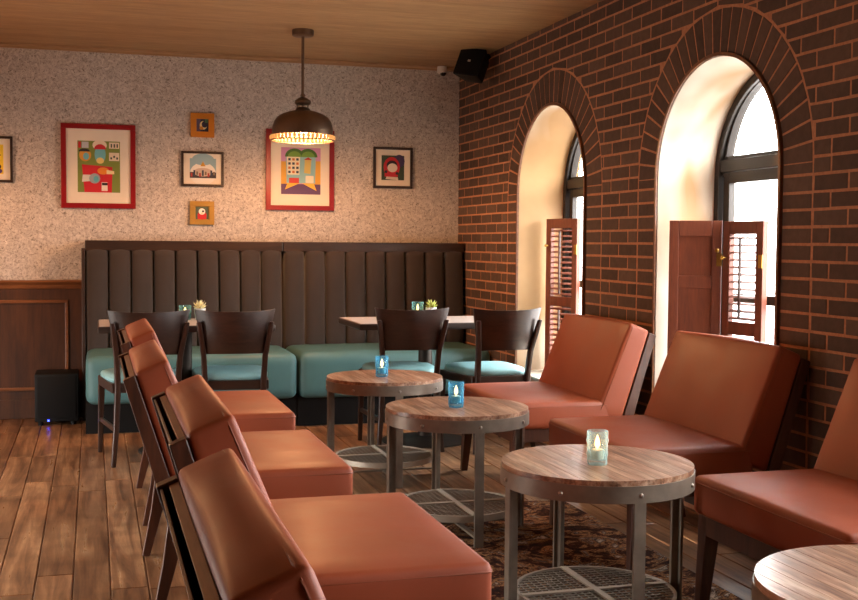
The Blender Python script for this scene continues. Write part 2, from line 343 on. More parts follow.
# bricks
b.cur = 2; vals = [0]*len(b.f); MORT = .0115; PRO = .0022
def clip(poly, n, d):                         # keep n.p >= d
    out = []
    for i, p in enumerate(poly):
        q = poly[(i+1) % len(poly)]; a = n[0]*p[0]+n[1]*p[1]-d; c = n[0]*q[0]+n[1]*q[1]-d
        if a >= 0: out.append(p)
        if (a >= 0) != (c >= 0): t_ = a/(a-c); out.append((p[0]+(q[0]-p[0])*t_, p[1]+(q[1]-p[1])*t_))
    return out
def area(p): return .5*sum(p[i][0]*p[(i+1) % len(p)][1]-p[(i+1) % len(p)][0]*p[i][1] for i in range(len(p)))
def brick(poly):
    if len(poly) < 3: return
    if area(poly) < 0: poly = poly[::-1]
    if area(poly) < .0006: return
    cy = sum(p[0] for p in poly)/len(poly); cz = sum(p[1] for p in poly)/len(poly); r = random.random(); pro = PRO+random.uniform(-.0006, .0012); n = len(poly)
    jit = [(p[0]+random.uniform(-.0012, .0012), p[1]+random.uniform(-.0012, .0012)) for p in poly]
    ins = []
    for p in jit:
        dy, dz = cy-p[0], cz-p[1]; L = math.hypot(dy, dz); k = .0042/L; ins.append((p[0]+dy*k, p[1]+dz*k))
    v = [(XR+.001, *p) for p in jit]+[(XR-pro*.55, *p) for p in jit]+[(XR-pro, *p) for p in ins]
    f = [tuple(range(2*n, 3*n))[::-1]]+[(i+n, (i+1) % n+n, (i+1) % n, i) for i in range(n)]+[(i+2*n, (i+1) % n+2*n, (i+1) % n+n, i+n) for i in range(n)]
    b.add(v, f); vals.extend([r]*len(f))
RO = WR+.205; BL = .2045
k0 = int(COURSE0/COURSE)+1; z = COURSE0-k0*COURSE; k = 0
while z < HC:
    za, zb = max(z+MORT/2, 0.0), min(z+COURSE-MORT/2, HC); y = WIN_Y[1]+WR+.205+(0 if k % 2 else BL/2)-BL*40
    if zb-za > .012:
        # cut the course at the window columns when below the springing
        segs = [(YF, YB)]
        if (za+zb)/2 < SPRING:
            e = [YF]
            for c in sorted(WIN_Y): e += [c-RO-MORT/2, c+RO+MORT/2]
            e.append(YB); segs = [(e[i], e[i+1]) for i in range(0, len(e), 2)]
        low = (za+zb)/2 < SPRING
        if low:
            for s0, s1 in segs:
                nb = max(1, round((s1-s0)/BL)); bl = (s1-s0)/nb if s1-s0 < 2 else BL; e1 = s1 if s1 < YB else s0+bl*60
                q = e1+(bl/2 if k % 2 else 0)
                while q > s0:
                    a, c = max(q-bl+MORT/2, s0+MORT*.3), min(q-MORT/2, s1)
                    if c-a > .02: brick([(a, za), (c, za), (c, zb), (a, zb)])
                    q -= bl
        while not low and y < YB:
            y0, y1 = y+MORT/2, y+BL-MORT/2
            for s0, s1 in segs:
                a, c = max(y0, s0), min(y1, s1)
                if c-a < .02: continue
                poly = [(a, za), (c, za), (c, zb), (a, zb)]
                if (za+zb)/2 >= SPRING:
                    for wc in WIN_Y:
                        my, mz = (a+c)/2-wc, (za+zb)/2-SPRING
                        if abs(my) > RO+.2: continue
                        L = math.hypot(my, mz) or 1; n_ = (my/L, mz/L); poly = clip(poly, n_, n_[0]*wc+n_[1]*SPRING+RO+MORT/2)
                        if len(poly) < 3: break
                if len(poly) >= 3: brick(poly)
            y += BL
        if (za+zb)/2 < SPRING:                # jamb stack beside the opening, bond rows under the sill
            for c in WIN_Y:
                for s0, s1 in ((c-RO+MORT/2, c-WR-.012), (c+WR+.012, c+RO-MORT/2)): brick([(s0, za), (s1, za), (s1, min(zb, SPRING)), (s0, min(zb, SPRING))])
                if zb < SILL-.03:
                    yy = c-WR-(BL/2 if k % 2 else 0)
                    while yy < c+WR:
                        a, e = max(yy+MORT/2, c-WR), min(yy+BL-MORT/2, c+WR)
                        if e-a > .02: brick([(a, za), (e, za), (e, zb), (a, zb)])
                        yy += BL
    z += COURSE; k += 1
NV = 27
for c in WIN_Y:
    for i in range(NV):
        t0, t1 = PI*i/NV, PI*(i+1)/NV; ri, ro = WR+.012, RO-MORT/2; gi, go = MORT*.42/ri, MORT*.5/ro
        brick([(c+ri*math.cos(t0+gi), SPRING+ri*math.sin(t0+gi)), (c+ro*math.cos(t0+go), SPRING+ro*math.sin(t0+go)), (c+ro*math.cos(t1-go), SPRING+ro*math.sin(t1-go)), (c+ri*math.cos(t1-gi), SPRING+ri*math.sin(t1-gi))])
o = struct(b.build('wall_right', ['mortar', 'plain_wall', 'brick'], smooth=0, recalc=False)); set_rnd(o, vals)

def arch_band(b, cy, ri, ro, z0, zs, x0, x1, n=28, floor_bar=False):
    A, B = arch_pts(cy, ri, z0, zs, n), arch_pts(cy, ro, z0, zs, n)
    secs = [[(x0, *p), (x0, *q), (x1, *q), (x1, *p)] for p, q in zip(A, B)]
    b.strip(secs)
FX = XR+REV
for i, c in enumerate(WIN_Y):
    b = MB(); arch_band(b, c, WR-.042, WR, SILL, SPRING, FX, FX+.07)
    b.box(FX+.005, FX+.06, c-WR+.05, c+WR-.05, 1.555, 1.612); b.box(FX, FX+.07, c-WR+.05, c+WR-.05, SILL, SILL+.055)
    o = struct(b.build('window_%d' % (i+1), 'window_metal', bevel=.004, smooth=0))
    b = MB(); arch_band(b, c, WR-.064, WR-.042, 1.61, SPRING+.02, FX+.02, FX+.055); b.box(FX+.02, FX+.05, c-WR+.06, c+WR-.06, 1.612, 1.63); b.build('arched_sash', 'window_metal', o, bevel=.003, smooth=0)
    b = MB(); y0, y1 = c-WR+.057, c+WR-.057
    for a in ((y0, y0+.05, SILL+.055, 1.553), (y1-.05, y1, SILL+.055, 1.553), (y0+.05, y1-.05, 1.50, 1.553), (y0+.05, y1-.05, SILL+.055, SILL+.12), (y0+.05, y1-.05, .93, .975)): b.box(FX+.02, FX+.055, *a)
    b.build('lower_sash', 'window_metal', o, bevel=.003, smooth=0)
    b = MB(); A = arch_pts(c, WR-.045, SILL+.05, SPRING); b.prism(A, FX+.034, FX+.040, 'x'); b.build('pane', 'window_glass', o, smooth=0)
    # plaster reveal: thin curved lining of the opening
    b = MB(); arch_band(b, c, WR-.006, WR+.0, SILL, SPRING, XR-.004, FX+.09, 40); b.build('reveal', 'plaster', o, smooth=50)
    b = MB(); arch_band(b, c, WR-.003, WR+.012, SILL-.02, SPRING, XR-.016, XR+.012, 40); b.build('reveal_bead', 'molding_wood', o, smooth=50)
    b = MB(); b.box(XR-.03, FX+.09, c-WR+.001, c+WR-.001, SILL-.03, SILL+.004); b.build('sill', 'sill_paint', o, bevel=.006)
    b = MB(); b.box(XR-.02, XR+.0, c-WR-.03, c+WR+.03, SILL-.07, SILL-.029); b.build('sill_apron', 'dark_wood', o, bevel=.004)

# walls that close the room out of the frame
b = MB(); e = [YF]+[v for p in LWIN for v in p]+[YB]; x0, x1 = XL-.15, XL
for i in range(0, len(e), 2): b.box(x0, x1, e[i], e[i+1], 0, HC)
for a, c in LWIN: b.box(x0, x1, a, c, 0, LZ0); b.box(x0, x1, a, c, LZ1, HC)
struct(b.build('wall_left', 'plain_wall', smooth=0))
for i, (a, c) in enumerate(LWIN):
    b = MB()
    for q in ((a, a+.05, LZ0, LZ1), (c-.05, c, LZ0, LZ1), (a+.05, c-.05, LZ0, LZ0+.05), (a+.05, c-.05, LZ1-.05, LZ1), ((a+c)/2-.02, (a+c)/2+.02, LZ0+.05, LZ1-.05)): b.box(XL-.11, XL-.05, *q)
    struct(b.build('window_%d' % (5+i), 'window_metal', smooth=0))  # assumed windows, unseen, kept low so daylight reaches mainly the floor
b = MB(); b.box(XL-.15, XR+.4, YF-.15, YF, 0, HC); struct(b.build('wall_front', 'plain_wall', smooth=0))

# ------------------------------------------------------------------ shutters
def shutter(name, label, p0, p1, ztop, louvred, knob_side=0):
    a, c = Vector((*p0, 0)), Vector((*p1, 0)); L = (c-a).length; d = (c-a)/L
    t = thing(name, label, 'shutter', (p0[0], p0[1], SILL+.012), math.atan2(d.y, d.x), 'folding shutters in the arched windows')
    H = ztop-SILL-.012; sw = .045; th = .032; b = MB()
    mid = H*.46; rails = [(0, .08), (mid-.03, mid+.03), (H-.06, H)] if louvred else [(0, .08), (H-.26-.06, H-.26), (H-.075, H)]
    b.box(0, sw, -th/2, th/2, 0, H); b.box(L-sw, L, -th/2, th/2, 0, H)
    for z0, z1 in rails: b.box(sw, L-sw, -th/2, th/2, z0, z1)
    b.build('frame', 'shutter_wood', t, bevel=.003, smooth=0)
    b = MB(); bays = [(rails[0][1], rails[1][0]), (rails[1][1], rails[2][0])]
    if louvred:
        for z0, z1 in bays:
            n = int((z1-z0)/.033)
            for i in range(n):
                zc = z0+(i+.5)*(z1-z0)/n; b.add([(sw-.003, y*.021*math.cos(A)-k*.0035*math.sin(A), zc+y*.021*math.sin(A)+k*.0035*math.cos(A)) if q == 0 else (L-sw+.003, y*.021*math.cos(A)-k*.0035*math.sin(A), zc+y*.021*math.sin(A)+k*.0035*math.cos(A)) for A in (TILT,) for q in (0, 1) for y, k in ((-1, 0), (0, -1), (1, 0), (0, 1))], [(0, 1, 5, 4), (1, 2, 6, 5), (2, 3, 7, 6), (3, 0, 4, 7), (3, 2, 1, 0), (4, 5, 6, 7)])
        b.build('slats', 'shutter_wood', t, smooth=0)
        for z0, z1 in bays:
            b = MB(); b.box(L/2-.005, L/2+.005, -.034, -.024, z0+.02, z1-.02); b.build('tilt_rod', 'chair_walnut', t, smooth=0)
    else:
        for z0, z1 in bays: b.box(sw-.003, L-sw+.003, -.003, .003, z0-.003, z1+.003)
        b.build('panel', 'shutter_wood', t, smooth=0)
    b = MB(); kx = .022 if knob_side == 0 else L-.022; b.lathe([(.004, 0), (.004, .012), (.009, .016), (.010, .022), (.006, .028), (.0, .029)], 12)
    k = b.build('knob', 'brass', t); k.location = (kx, -th/2, H-.14 if not louvred else H-.17); k.rotation_euler = (PI/2, 0, 0)
    for zz in (H*.35, H*.80):
        b = MB(); hx = L-.012; b.box(hx-.012, hx+.012, -th/2-.003, -th/2+.001, zz-.03, zz+.03); b.build('hinge', 'brass', t, smooth=0)
    return t
TILT = math.radians(16)
shutter('window_shutter', 'solid panelled brown shutter folded back against the jamb of the nearer arched window', (2.62, 4.81), (2.83, 4.69), 1.318, False, 1)
shutter('window_shutter', 'louvred brown shutter half blocking the glass of the nearer arched window', (2.838, 4.672), (2.885, 4.415), 1.314, True, 0)
shutter('window_shutter', 'louvred brown shutter standing in the farther arched window behind the far leather chair', (2.785, 6.70), (2.88, 6.435), 1.362, True, 0)

# ------------------------------------------------------------------ rug
b = MB(); b.box(.87, 2.10, .9, 4.86, 0.0005, .006); o = tag(b.build('patterned_rug', 'rug', bevel=.002), 'dark brown patterned rug under the round coffee tables', 'rug')

# ------------------------------------------------------------------ lounge chairs (local +x is the front)
def lounge_chair():
    t = thing('lounge_chair', '', 'chair', group='leather lounge chairs in two facing rows')
    W = .79; rk = math.radians(22.3); u = Vector((-math.sin(rk), 0, math.cos(rk))); n = Vector((-math.cos(rk), 0, -math.sin(rk))); o0 = Vector((-.055, 0, .462))
    th = .124; L = .458
    def dep(s): return .138+(.108-.138)*s/.395           # the back cushion thins towards its top
    def at(s, d, y): p = o0+u*s+n*d; return (p.x, y, p.z)
    def behind(s, e): return at(s, dep(s)+e, 0)[::2]
    b = MB(); b.rbox((.252, W/2, .0625), .020, Matrix.Translation((.143, 0, .3975)), (.005, .004, .011), 8); st = b.build('seat', 'tan_leather', t, smooth=60)
    def ring(x0, x1, y0, y1, z, r):
        p = []
        for cx, cy, a0 in ((x1-r, y1-r, 0), (x0+r, y1-r, 90), (x0+r, y0+r, 180), (x1-r, y0+r, 270)):
            for k in range(5): a = math.radians(a0+k*22.5); p.append((cx+r*math.cos(a), cy+r*math.sin(a), z))
        return p
    b = MB(); b.tube(ring(-.105, .396, -W/2+.0, W/2-.0, .4385, .022), .0028, 6, True); b.build('seam', 'leather_piping', st)
    b = MB(); b.rbox((th/2, W/2, L/2), .015, None, (.010, .003, .016), 8)
    b.v = [tuple(at(z+L/2-.06, (th/2-x)/th*dep(z+L/2-.06), y)) for x, y, z in b.v]; bk = b.build('backrest', 'tan_leather', t, smooth=60)
    b = MB(); pts = []
    for (yy, s) in ring(-W/2, W/2, -.06, L-.06, 0, .022) and [(p[0], p[1]) for p in ring(-W/2, W/2, -.06, L-.06, 0, .022)]: pts.append(at(s, .018, yy))
    b.tube(pts, .0028, 6, True); b.build('seam', 'leather_piping', bk)
    # bentwood frame behind the cushion
    for nm, m_, e0, e1 in (('back_rail', 'rail_walnut', .002, .020), ('back_panel', 'chair_walnut', .032, .037)):
        b = MB(); b.prism([behind(-.02, e0), behind(.384, e0), behind(.384, e1), behind(-.02, e1)], -W/2+.036, W/2-.036, 'y'); b.build(nm, m_, t, bevel=.001, smooth=0)
    for sg in (-1, 1):
        y0, y1 = sg*(W/2-.036), sg*W/2
        prof = [behind(.39, .002), behind(.39, .042), (-.262, .50), (-.207, .30), (-.222, .18), (-.256, 0), (-.228, 0), (-.178, .18), (-.148, .30), behind(.0, .002)]
        b = MB(); b.prism(prof, y0, y1, 'y'); b.build('leg', 'chair_walnut', t, bevel=.003, smooth=0)
        b = MB(); x, y = .352, sg*.352; b.bar((x, y, .335), (x+.022, y+sg*.012, 0), .055, .055, .032, .032, side=(1, 0, 0)); b.build('leg', 'chair_walnut', t, bevel=.003, smooth=0)
    b = MB()
    for q in ((-.08, .38, -.375, -.35), (-.08, .38, .35, .375), (.355, .38, -.35, .35), (-.08, -.055, -.35, .35)): b.box(*q, .272, .336)
    b.build('seat_frame', 'chair_walnut', t, bevel=.003, smooth=0)
    return t
LC = lounge_chair(); FR = .395
LC.location = (.84-FR, 1.665, 0); LC['label'] = 'tan leather lounge chair with its high back filling the near left corner'
for x, y, rz, lb in ((.888-FR, 2.83, 0, 'tan leather lounge chair in the left row, third from the banquette'),
                     (.822-FR, 4.01, 0, 'tan leather lounge chair in the left row, second from the banquette'),
                     (.842-FR, 5.24, 0, 'tan leather lounge chair in the left row, closest to the dining chairs'),
                     (1.856+FR, 5.265, PI, 'russet leather lounge chair against the brick pier between the two arched windows'),
                     (1.856+FR, 4.045, PI, 'russet leather lounge chair backed against the nearer arched window and its shutters'),
                     (1.856+FR, 2.83, PI, 'russet leather lounge chair cut off by the right edge, behind the nearest coffee table')):
    repeat(LC, (x, y, 0), rz, lb)

# ------------------------------------------------------------------ round coffee tables
def coffee_table():
    t = thing('coffee_table', '', 'table', group='round coffee tables down the middle'); R = .297; zt = .52
    b = MB(); n = 13; pw = 2*R/n
    for i in range(n):                         # planks along y, each cut to the circle
        x0, x1 = -R+i*pw+.0006, -R+(i+1)*pw-.0006; xs = [x0+(x1-x0)*k/14 for k in range(15)]
        rr = R-.001; top = [(x, math.sqrt(max(rr*rr-x*x, 1e-6))) for x in xs]; poly = [(x, -y) for x, y in top]+[(x, y) for x, y in top[::-1]]
        b.prism(poly, zt-.022, zt, 'z')
    b.build('tabletop', 'weathered_plank', t, smooth=0)
    b = MB(); b.lathe([(R-.012, zt-.066), (R+.003, zt-.066), (R+.003, zt-.016), (R-.004, zt-.016), (R-.004, zt-.023), (R-.012, zt-.023)], 64, closed=True); rim = b.build('rim_band', 'iron', t, smooth=40)
    b = MB(); b.lathe([(0, zt-.0225), (R-.012, zt-.0225), (R-.012, zt-.028), (0, zt-.028)], 48); b.build('underside', 'iron_dark', t, smooth=40)
    for k in range(8):
        a = k*PI/4; b = MB(); b.lathe([(.0075, 0), (.0068, .003), (.004, .0055), (0, .006)], 12)
        r = b.build('rivet', 'rivet_steel', rim); r.location = ((R+.003)*math.cos(a), (R+.003)*math.sin(a), zt-.043); r.rotation_euler = (0, PI/2, a)
    for k in range(4):
        a = k*PI/2; d = Vector((math.cos(a), math.sin(a), 0)); b = MB(); p = d*(R-.006)
        b.bar((p.x, p.y, 0), (p.x, p.y, zt-.03), .038, .010, side=(-d.y, d.x, 0)); b.bar((p.x-d.x*.016, p.y-d.y*.016, 0), (p.x-d.x*.016, p.y-d.y*.016, zt-.03), .012, .026, side=(-d.y, d.x, 0))
        b.build('leg', 'iron', t, bevel=.0015, smooth=0)
    zs = .115; rs = R-.045; b = MB(); b.lathe([(rs-.010, zs-.024), (rs, zs-.024), (rs, zs+.002), (rs-.010, zs+.002)], 56, closed=True)
    b.box(-rs+.005, rs-.005, -.010, .010, zs-.002, zs+.004); b.box(-.010, .010, -rs+.005, rs-.005, zs-.002, zs+.0045)
    sh = b.build('shelf', 'shelf_steel', t, smooth=40)
    b = MB(); p = .023; N = int(rs/p)+1       # woven wire: slightly flattened strands both ways
    for i in range(-N, N+1):
        x = i*p
        if abs(x) < rs-.006:
            y = math.sqrt((rs-.005)**2-x*x)
            b.bar((x, -y, zs-.006), (x, y, zs-.006), .0058, .0030, side=(1, 0, 0)); b.bar((-y, x, zs-.0045), (y, x, zs-.0035), .0058, .0030, side=(0, 1, 0))
    b.build('wire_mesh', 'mesh_steel', sh, smooth=0)
    b = MB(); b.box(-R+.03, R-.03, -.012, .012, .028, .036); b.box(-.012, .012, -R+.03, R-.03, .030, .038); b.build('base_stretcher', 'iron', t, bevel=.001, smooth=0)
    b = MB(); b.box(-.016, .016, -.016, .016, .034, zs-.004); b.build('center_post', 'iron', t, bevel=.001, smooth=0)
    return t
CT = coffee_table(); TABLES = [(1.427, 5.578), (1.445, 4.433), (1.50, 3.19), (1.56, 1.86)]
LB = ['round plank-topped coffee table farthest back, next to the banquette end of the row', 'round plank-topped coffee table second from the banquette, overlapping the one behind it', 'large round plank-topped coffee table with an aqua candle glass, showing a wire mesh shelf below', 'round plank-topped coffee table cut off at the bottom right corner, no candle on it']
for i, ((x, y), lb) in enumerate(zip(TABLES, LB)):
    if i == 0: CT.location = (x, y, 0); CT['label'] = lb
    else: repeat(CT, (x, y, .0062), 0, lb)

# ------------------------------------------------------------------ candle glasses
def candle(label, loc, glass, h=.104, r=.033):
    t = thing('candle_holder', label, 'candle holder', loc, random.random(), 'lit candle glasses')
    b = MB(); prof = [(r*.88, 0)]
    N = 10
    for k in range(N+1): zz = .004+(h-.004)*k/N; prof.append((r*(.94+.06*k/N)+(.0009 if k % 2 else -.0006), zz))
    prof += [(r-.003, h), (r-.0035, .016), (0, .014)]
    secs = []; n = 24
    for q, (rr, zz) in enumerate(prof): secs.append([((rr+(.0012*math.cos(6*a+q*1.6) if 0 < q < N+1 else 0))*math.cos(a), (rr+(.0012*math.cos(6*a+q*1.6) if 0 < q < N+1 else 0))*math.sin(a), zz) for a in [2*PI*i/n for i in range(n)]])
    b.strip(secs); b.build('glass', glass, t, smooth=50)
    b = MB(); b.lathe([(0, .0175), (r*.6, .0175), (r*.6, h*.44), (r*.5, h*.45), (0, h*.44)], 20); b.build('candle', 'wax', t)
    l = bpy.data.lights.new('candle_light', 'POINT'); l.energy = .02; l.color = (1, .8, .6); l.shadow_soft_size = .012
    lo = bpy.data.objects.new('candle_light', l); COL.objects.link(lo); lo.location = (loc[0], loc[1], loc[2]+h+.01)
    b = MB(); b.lathe([(0, h*.445), (.003, h*.47), (.0085, h*.57), (.0078, h*.68), (.0036, h*.81), (0, h*.89)], 10); b.build('flame', 'flame', t, smooth=80)
    return t
for (x, y), g, lb, dx, dy in ((TABLES[0], 'blue_glass', 'lit blue candle glass on the farthest coffee table', -.02, -.02), (TABLES[1], 'blue_glass', 'lit blue candle glass on the second coffee table from the banquette', -.014, -.03), (TABLES[2], 'aqua_glass', 'lit pale aqua candle glass on the large nearest complete coffee table', -.02, -.045)):
    candle(lb, (x+dx, y+dy, .5202 if y > 5 else .5265), g)

# ------------------------------------------------------------------ banquettes
def banquette(label, x0, x1, left_end):
    t = thing('banquette', label, 'banquette', ((x0+x1)/2, YB-.4, 0), 0, 'banquette sections along the back wall'); W = x1-x0; h = W/2
    yb = .36                                    # local y of the wall side
    yf = -.42                                   # local y of the seat front
    fb = yb-.20                                 # plane of the back upholstery
    b = MB(); b.rbox((h-.004, (fb+.08-yf)/2, .15), .055, Matrix.Translation((0, (fb+.08+yf)/2, .335)), (0, .008, .012), 8); b.build('seat_cushion', 'teal_vinyl', t, smooth=60)
    b = MB(); nch = 9; cw = (W-.012)/nch
    for i in range(nch):
        cx = -h+.006+(i+.5)*cw; secs = []; T = 8
        for z, yo in ((.40, .05), (.46, .012), (.55, .0), (.95, .03), (1.10, .043), (1.135, .055), (1.15, .085)):
            ring_ = []
            for k in range(T+1):
                a = PI*k/T; ring_.append((cx-math.cos(a)*cw/2*.965, fb+yo+.040-.056*math.sin(a)**.62, z))
            ring_ += [(cx+cw/2*.985, fb+.16, z), (cx-cw/2*.985, fb+.16, z)]; secs.append(ring_)
        b.strip(secs)
    b.build('back_cushion', 'dark_fabric', t, smooth=50)
    b = MB(); b.box(-h+.001, h-.001, fb+.055, yb+.02, 1.135, 1.203); b.build('cap_rail', 'dark_cap_wood', t, bevel=.004, smooth=0)
    b = MB(); b.box(-h+.001, h-.001, fb+.13, yb+.02, .0, 1.14); b.build('back_frame', 'dark_cap_wood', t, smooth=0)
    b = MB(); b.box(-h+.002, h-.002, yf+.07, fb+.1, 0, .20); b.build('plinth', 'plinth_black', t, smooth=0)
    if left_end:
        b = MB(); b.prism([(fb+.04, 0), (fb+.01, .5), (fb+.06, 1.15), (yb+.02, 1.15), (yb+.02, 0)], -h-.022, -h, 'x'); b.build('end_panel', 'dark_cap_wood', t, bevel=.003, smooth=0)
    return t
banquette('left banquette section, brown channelled back and teal seat, by the wainscot', -.055, 1.268, True)
banquette('right banquette section, brown channelled back and teal seat, ending at the brick wall', 1.270, 2.598, False)

# ------------------------------------------------------------------ dining tables
def dining_table(label, x0, x1, y0, y1):
    t = thing('dining_table', label, 'table', ((x0+x1)/2, (y0+y1)/2, 0), 0, 'dining tables at the banquette'); hx, hy = (x1-x0)/2, (y1-y0)/2
    b = MB(); b.box(-hx, hx, -hy, hy, .702, .738); b.build('tabletop', 'dark_table_laminate', t, bevel=.006)
    b = MB(); b.box(-hx+.008, hx-.008, -hy+.008, hy-.008, .736, .740); b.build('laminate_surface', 'grey_laminate', t, bevel=.001, smooth=0)
    b = MB(); b.lathe([(.09, .685), (.09, .702), (.0, .7025)], 24); b.lathe([(.0, .03), (.042, .031), (.042, .69), (.0, .69)], 28); b.build('column', 'iron_dark', t)
    b = MB(); b.lathe([(0, 0), (.26, 0), (.26, .010), (.20, .02), (.06, .036), (0, .036)], 40); b.build('base', 'iron_dark', t)
    return t
dining_table('left dark dining table, mostly hidden behind two dining chairs', .02, .975, 6.28, 6.86)
dining_table('right dark dining table with its left corner showing, near the brick wall', 1.45, 2.40, 6.24, 6.83)
candle('lit teal candle glass on the left dining table', (.515, 6.76, .7402), 'teal_glass', .085, .036)
candle('lit teal candle glass on the right dining table', (1.905, 6.64, .7402), 'teal_glass', .102, .036)

def succulent(label, loc, mat_, seed):
    rr = random.Random(seed); t = thing('succulent_pot', label, 'plant', loc, 0, 'potted succulents on the dining tables')
    b = MB(); b.lathe([(0, 0), (.026, 0), (.034, .055), (.035, .068), (.030, .068), (.029, .058), (0, .056)], 24); b.build('pot', 'ceramic', t)
    b = MB()
    for ringi, (cnt, el, L) in enumerate(((9, 14, .044), (8, 38, .05), (6, 62, .05), (3, 82, .042))):
        for k in range(cnt):
            a = 2*PI*(k+.5*(ringi % 2))/cnt+rr.uniform(-.15, .15); e = math.radians(el+rr.uniform(-6, 6)); d = Vector((math.cos(a)*math.cos(e), math.sin(a)*math.cos(e), math.sin(e)))
            s_ = d.cross(Vector((0, 0, 1))).normalized(); q = s_.cross(d); base = Vector((0, 0, .062)); secs = []
            for f_, w_ in ((.0, .006), (.35, .0085), (.7, .006), (1.0, .0008)):
                c = base+d*(L*f_)+Vector((0, 0, 1))*(.010*f_*f_); secs.append([tuple(c+s_*(w_*math.cos(g))+q*(w_*.45*math.sin(g))) for g in [2*PI*i/6 for i in range(6)]])
            b.strip(secs)
    b.build('succulent', mat_, t, smooth=60); return t
succulent('pale flowering succulent in a small pot on the left dining table', (.60, 6.75, .7402), 'succulent_pale', 1)
succulent('spiky green succulent in a white pot on the right dining table', (1.985, 6.62, .7402), 'succulent_green', 2)

# ------------------------------------------------------------------ dining chairs (local +y is the front)
def dining_chair():
    t = thing('dining_chair', '', 'chair', group='dark wood dining chairs')
    # curved plywood back
    b = MB(); secs = []; N = 14
    for i in range(N+1):
        x = -1+2*i/N; ring_ = []
        for z, hw, yo in ((.595, .160, .0), (.70, .190, -.018), (.825, .216, -.04)):
            ring_.append((x*hw, -.292+yo+.062*x*x, z+(.012*abs(x)**3 if z > .8 else -.006*abs(x)**3)))
        back = [(p[0], p[1]-.013, p[2]) for p in ring_[::-1]]; secs.append(ring_+back)
    b.strip(secs); b.build('backrest', 'dark_wood', t, bevel=.002, smooth=40)
    for sg in (-1, 1):
        b = MB(); pts = [(sg*.188, -.262, 0, .026, .022), (sg*.168, -.226, .20, .03, .028), (sg*.158, -.219, .42, .032, .034), (sg*.166, -.246, .58, .030, .030), (sg*.184, -.286, .70, .028, .026), (sg*.195, -.306, .768, .026, .022)]
        secs = [[(x-w_/2, y-d_/2, z), (x+w_/2, y-d_/2, z), (x+w_/2, y+d_/2, z), (x-w_/2, y+d_/2, z)] for x, y, z, w_, d_ in pts]
        b.strip(secs); b.build('leg', 'dark_wood_upright', t, bevel=.006, smooth=45)
        b = MB(); b.bar((sg*.196, .20, .44), (sg*.205, .215, 0), .036, .036, .024, .024, side=(1, 0, 0)); b.build('leg', 'dark_wood_upright', t, bevel=.004, smooth=0)
        b = MB(); b.bar((sg*.168, -.215, .19), (sg*.20, .20, .19), .018, .026, side=(1, 0, 0)); b.build('stretcher', 'dark_wood', t, bevel=.004, smooth=0)
    b = MB(); b.prism([(-.19, -.215), (.19, -.215), (.215, .205), (.17, .225), (-.17, .225), (-.215, .205)], .388, .44, 'z'); b.build('seat_frame', 'dark_wood', t, bevel=.006, smooth=0)
    b = MB(); secs = []                        # padded seat, rounded trapezoid
    def outline(k):
        p = []
        for a in [2*PI*i/32 for i in range(32)]:
            cx, cy = math.cos(a), math.sin(a); q = (abs(cx)**4.5+abs(cy)**4.5)**(-1/4.5); p.append((cx*q*(.202+.018*cy*q)*k, cy*q*.216*k+.004))
        return p
    for z, k in ((.438, .96), (.444, 1.0), (.46, 1.01), (.474, .97), (.482, .86), (.487, .6), (.489, .2)): secs.append([(x, y, z) for x, y in outline(k)])
    b.strip(secs); b.build('seat', 'teal_pad', t, smooth=60)
    return t
DC = dining_chair(); DC.location = (.255, 6.43, 0); DC.rotation_euler = (0, 0, .10)
DC['label'] = 'dark wood dining chair farthest left, partly behind the leather chair backs'
repeat(DC, (.745, 6.42, 0), -.04, 'dark wood dining chair at the right side of the left dining table')
repeat(DC, (1.742, 6.42, 0), -.04, 'dark wood dining chair at the left corner of the right dining table')
repeat(DC, (2.238, 6.31, 0), .10, 'dark wood dining chair beside the brick wall and far arched window')

# ------------------------------------------------------------------ pictures on the back wall
def blob(cx, cz, rx, rz, n=18, a0=0, a1=360): return [(cx+rx*math.cos(math.radians(a0+(a1-a0)*i/n)), cz+rz*math.sin(math.radians(a0+(a1-a0)*i/n))) for i in range(n+1 if a1-a0 < 360 else n)]
def rect(x0, z0, x1, z1): return [(x0, z0), (x1, z0), (x1, z1), (x0, z1)]
def picture(label, x0, x1, z0, z1, fw_, fmat, art, shapes, inner=None):
    """art = picture opening inside the mat, as fractions; shapes = (hex, polygon in 0..1 art space)"""
    cx, cz = (x0+x1)/2, (z0+z1)/2; t = thing('framed_picture', label, 'picture', (cx, YB-.0005, cz), 0, 'framed pictures on the back wall'); hw, hh = (x1-x0)/2, (z1-z0)/2
    D = .024; b = MB()
    for q in ((-hw, hw, -hh, -hh+fw_), (-hw, hw, hh-fw_, hh), (-hw, -hw+fw_, -hh+fw_, hh-fw_), (hw-fw_, hw, -hh+fw_, hh-fw_)): b.box(q[0], q[1], -D, 0, q[2], q[3])
    b.build('frame', fmat, t, bevel=.002, smooth=0)
    b = MB(); b.box(-hw+fw_-.002, hw-fw_+.002, -.012, -.001, -hh+fw_-.002, hh-fw_+.002); b.build('mat_board', inner or 'mat_board', t, smooth=0)
    a0, a1, c0, c1 = -hw+2*hw*art[0], -hw+2*hw*art[1], -hh+2*hh*art[2], -hh+2*hh*art[3]; b = MB(); mats = []
    for i, (hx, poly) in enumerate(shapes):
        m = flat(hx)
        if m not in mats: mats.append(m)
        b.cur = mats.index(m); d = .0122+.00025*(i+1); b.prism([(a0+(a1-a0)*p[0], c0+(c1-c0)*p[1]) for p in poly], -d, -.0121, 'y')
    b.build('artwork', mats, t, smooth=0); return t
